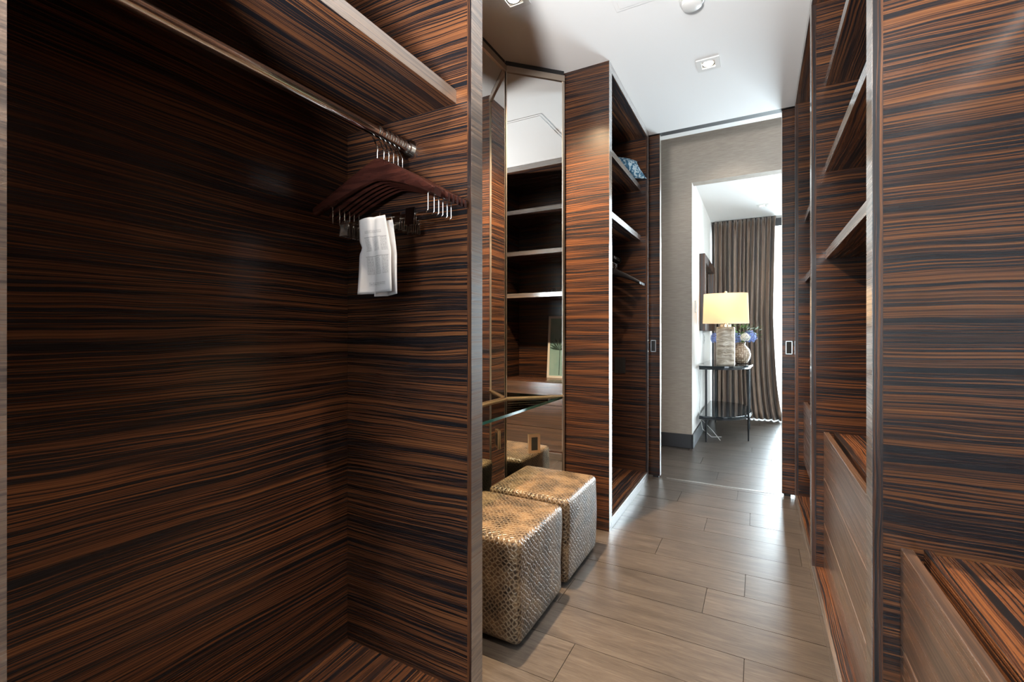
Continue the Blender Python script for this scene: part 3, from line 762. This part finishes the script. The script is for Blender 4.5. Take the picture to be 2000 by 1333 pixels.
vz = thing('vase', 'bulbous dimpled bronze vase behind the lamp', 'vase', (-.155, 5.45, .7605))
MB().lathe([(.045, 0), (.06, .01), (.085, .06), (.092, .10), (.078, .15), (.045, .19), (.036, .205), (.045, .225), (.041, .225), (.032, .205), (.04, .19)], (-.155, 5.45, .7605), 40).build('body', 'vase', vz, True)
def bloom(label, x, y, z, r, mat, cat='flower'):
    t = thing('hydrangea', label, cat, (x, y, z), 'blooms in the bronze vase')
    rnd = random.Random(int(x*1000+z*77))
    mb = MB()
    for k in range(110):
        a = k*2.39996; zz = 1-2*(k+.5)/110; rr = math.sqrt(1-zz*zz); nn = Vector((rr*math.cos(a), rr*math.sin(a), zz))
        if nn.z < -.75: continue
        c = Vector((x, y, z))+nn*r*rnd.uniform(.86, 1.05); tx = nn.orthogonal().normalized(); ty = nn.cross(tx); ph = rnd.uniform(0, 1.5)
        for q in range(4):
            aa = ph+q*PI/2; d = tx*math.cos(aa)+ty*math.sin(aa); e = nn.cross(d); s_ = r*.20
            mb.bm.faces.new([mb.bm.verts.new(p) for p in (c, c+d*s_*.6+e*s_*.45+nn*s_*.1, c+d*s_*1.1, c+d*s_*.6-e*s_*.45+nn*s_*.1)])
    p = mb.build('petals', mat, t); p['kind'] = 'stuff'
    MB().tube([(x, y, z-.3*r), ((x-.155)/2-.0, (y+5.45)/2, (z+.98)/2), (-.155, 5.45, .975)], .003, 6).build('stem', 'leaf', t, True)
bloom('blue hydrangea bloom at the vase edge nearest the curtain', -.075, 5.42, 1.045, .068, 'petalblue')
bloom('white-centred pale bloom facing forward from the vase', -.115, 5.33, 1.04, .046, 'petalwhite')
bloom('blue hydrangea bloom touching the right side of the lamp base', -.215, 5.47, 1.025, .066, 'petalblue')
bloom('blue hydrangea bloom peeking out beside the white wall', -.395, 5.46, 1.03, .066, 'petalblue')
fo = thing('foliage_sprig', 'loose green leafy sprigs rising above the blue flowers', 'leaves', (-.155, 5.45, .98))
mb = MB(); rnd = random.Random(4)
for k in range(150):
    a = rnd.uniform(0, 2*PI); rr = rnd.uniform(.02, .2); c = Vector((-.17+rr*math.cos(a), 5.45+rr*math.sin(a)*.6, 1.06+rnd.uniform(0, .11)-rr*.15))
    d = Vector((math.cos(a), math.sin(a), rnd.uniform(-.2, .8))).normalized(); e = d.cross(Vector((0, 0, 1))).normalized(); s_ = rnd.uniform(.018, .034)
    mb.bm.faces.new([mb.bm.verts.new(p) for p in (c, c+d*s_+e*s_*.35, c+d*s_*2, c+d*s_-e*s_*.35)])
lf = mb.build('leaves', 'leaf', fo); lf['kind'] = 'stuff'
mb = MB()
for k in range(9):
    a = k*2*PI/9; mb.tube([(-.155, 5.45, .97), (-.16+.06*math.cos(a), 5.45+.04*math.sin(a), 1.04), (-.17+.14*math.cos(a), 5.45+.09*math.sin(a), 1.10)], .0018, 5)
mb.build('stems', 'leaf', fo)

# lamp cable down behind the table
cb = MB()
cb.tube([(-.529, 5.02, .775), (-.528, 5.00, .60), (-.526, 5.10, .45), (-.5265, 5.02, .33), (-.526, 5.10, .22), (-.50, 5.05, .10), (-.42, 5.12, .012), (-.33, 5.2, .006)], .003, 6)
cb.tube([(-.529, 5.12, .775), (-.527, 5.16, .50), (-.5265, 5.08, .36), (-.526, 5.04, .22), (-.40, 5.0, .10), (-.33, 5.02, .006)], .003, 6)
tag(cb.build('lamp_cable', 'cable', None, True), 'pale looping lamp cables hanging behind the console table leg', 'cable')

# framed mirror on the white wall
wm = thing('framed_mirror', 'dark wood framed mirror on the white bedroom wall', 'mirror', (-.545, 5.82, 1.52))
x0 = -.5445
for (a, b, c, d) in ((5.20, 5.29, 1.11, 1.93), (6.33, 6.42, 1.11, 1.93)): MB().box(x0, x0+.055, a, b, c, d, .004).build('frame_side', 'lipping', wm)
for (a, b, c, d) in ((5.29, 6.33, 1.11, 1.20), (5.29, 6.33, 1.84, 1.93)): MB().box(x0, x0+.055, a, b, c, d, .004).build('frame_rail', 'lipping', wm)
MB().box(x0, x0+.02, 5.29, 6.33, 1.20, 1.84).build('mirror_glass', 'mirror', wm)
tag(MB().box(-.543, -.536, 4.80, 4.875, 1.29, 1.405, .002).box(-.536, -.533, 4.82, 4.855, 1.32, 1.375).build('light_switch', 'plastic_white'), 'white double light switch plate on the wall before the framed mirror', 'switch')
outlet_on('white outlet plate low on the wall below the framed mirror', (-.5445, 5.66), (0, 1), (1, 0), 1.02, .075, .11, 'plastic_white', 'plastic_white')

# curtain
cu = thing('curtain', 'floor-length pleated bronze satin curtain at the bedroom window', 'curtain', (-.17, 6.5, 0))
me = bpy.data.meshes.new('drape'); NU, NV = 260, 30; vs_, fs = [], []
for j in range(NV+1):
    v = j/NV
    for i in range(NU+1):
        u = i/NU
        z = .012+v*2.536
        spread = 1+.045*math.exp(-v*9)+.0*v
        x = -.525+u*(.715)*(1 if v > .0 else 1)
        x += u*u*.08*math.exp(-v*7)-u*.03*(1-abs(2*v-1))
        pleat = 2*PI*u*13+.9*math.sin(u*11)
        amp = (.056*(1-.55*v**6))*(1+.35*math.sin(3.1*u*2*PI+1))
        y = 6.58+amp*math.sin(pleat+.8*math.sin(4*v+u*9)*(1-v))+.012*math.sin(pleat*2.3+v*2)+(v > .955)*.010*math.sin(pleat*3)
        y -= .05*math.exp(-v*10)*(.4+u)
        x += .012*math.cos(pleat)*(1-v*.5)
        vs_.append((x, y, z))
for j in range(NV):
    for i in range(NU): a = j*(NU+1)+i; fs.append((a, a+1, a+NU+2, a+NU+1))
me.from_pydata(vs_, [], fs); me.materials.append(M['curtain'])
for p in me.polygons: p.use_smooth = True
o = bpy.data.objects.new('drape', me); COL.objects.link(o); o.parent = cu; o.location = -Vector(cu['base'])
md = o.modifiers.new('cloth', 'SOLIDIFY'); md.thickness = .003
box('heading_rail', -.53, .20, 6.60, 6.625, 2.53, 2.558, 'black', cu)
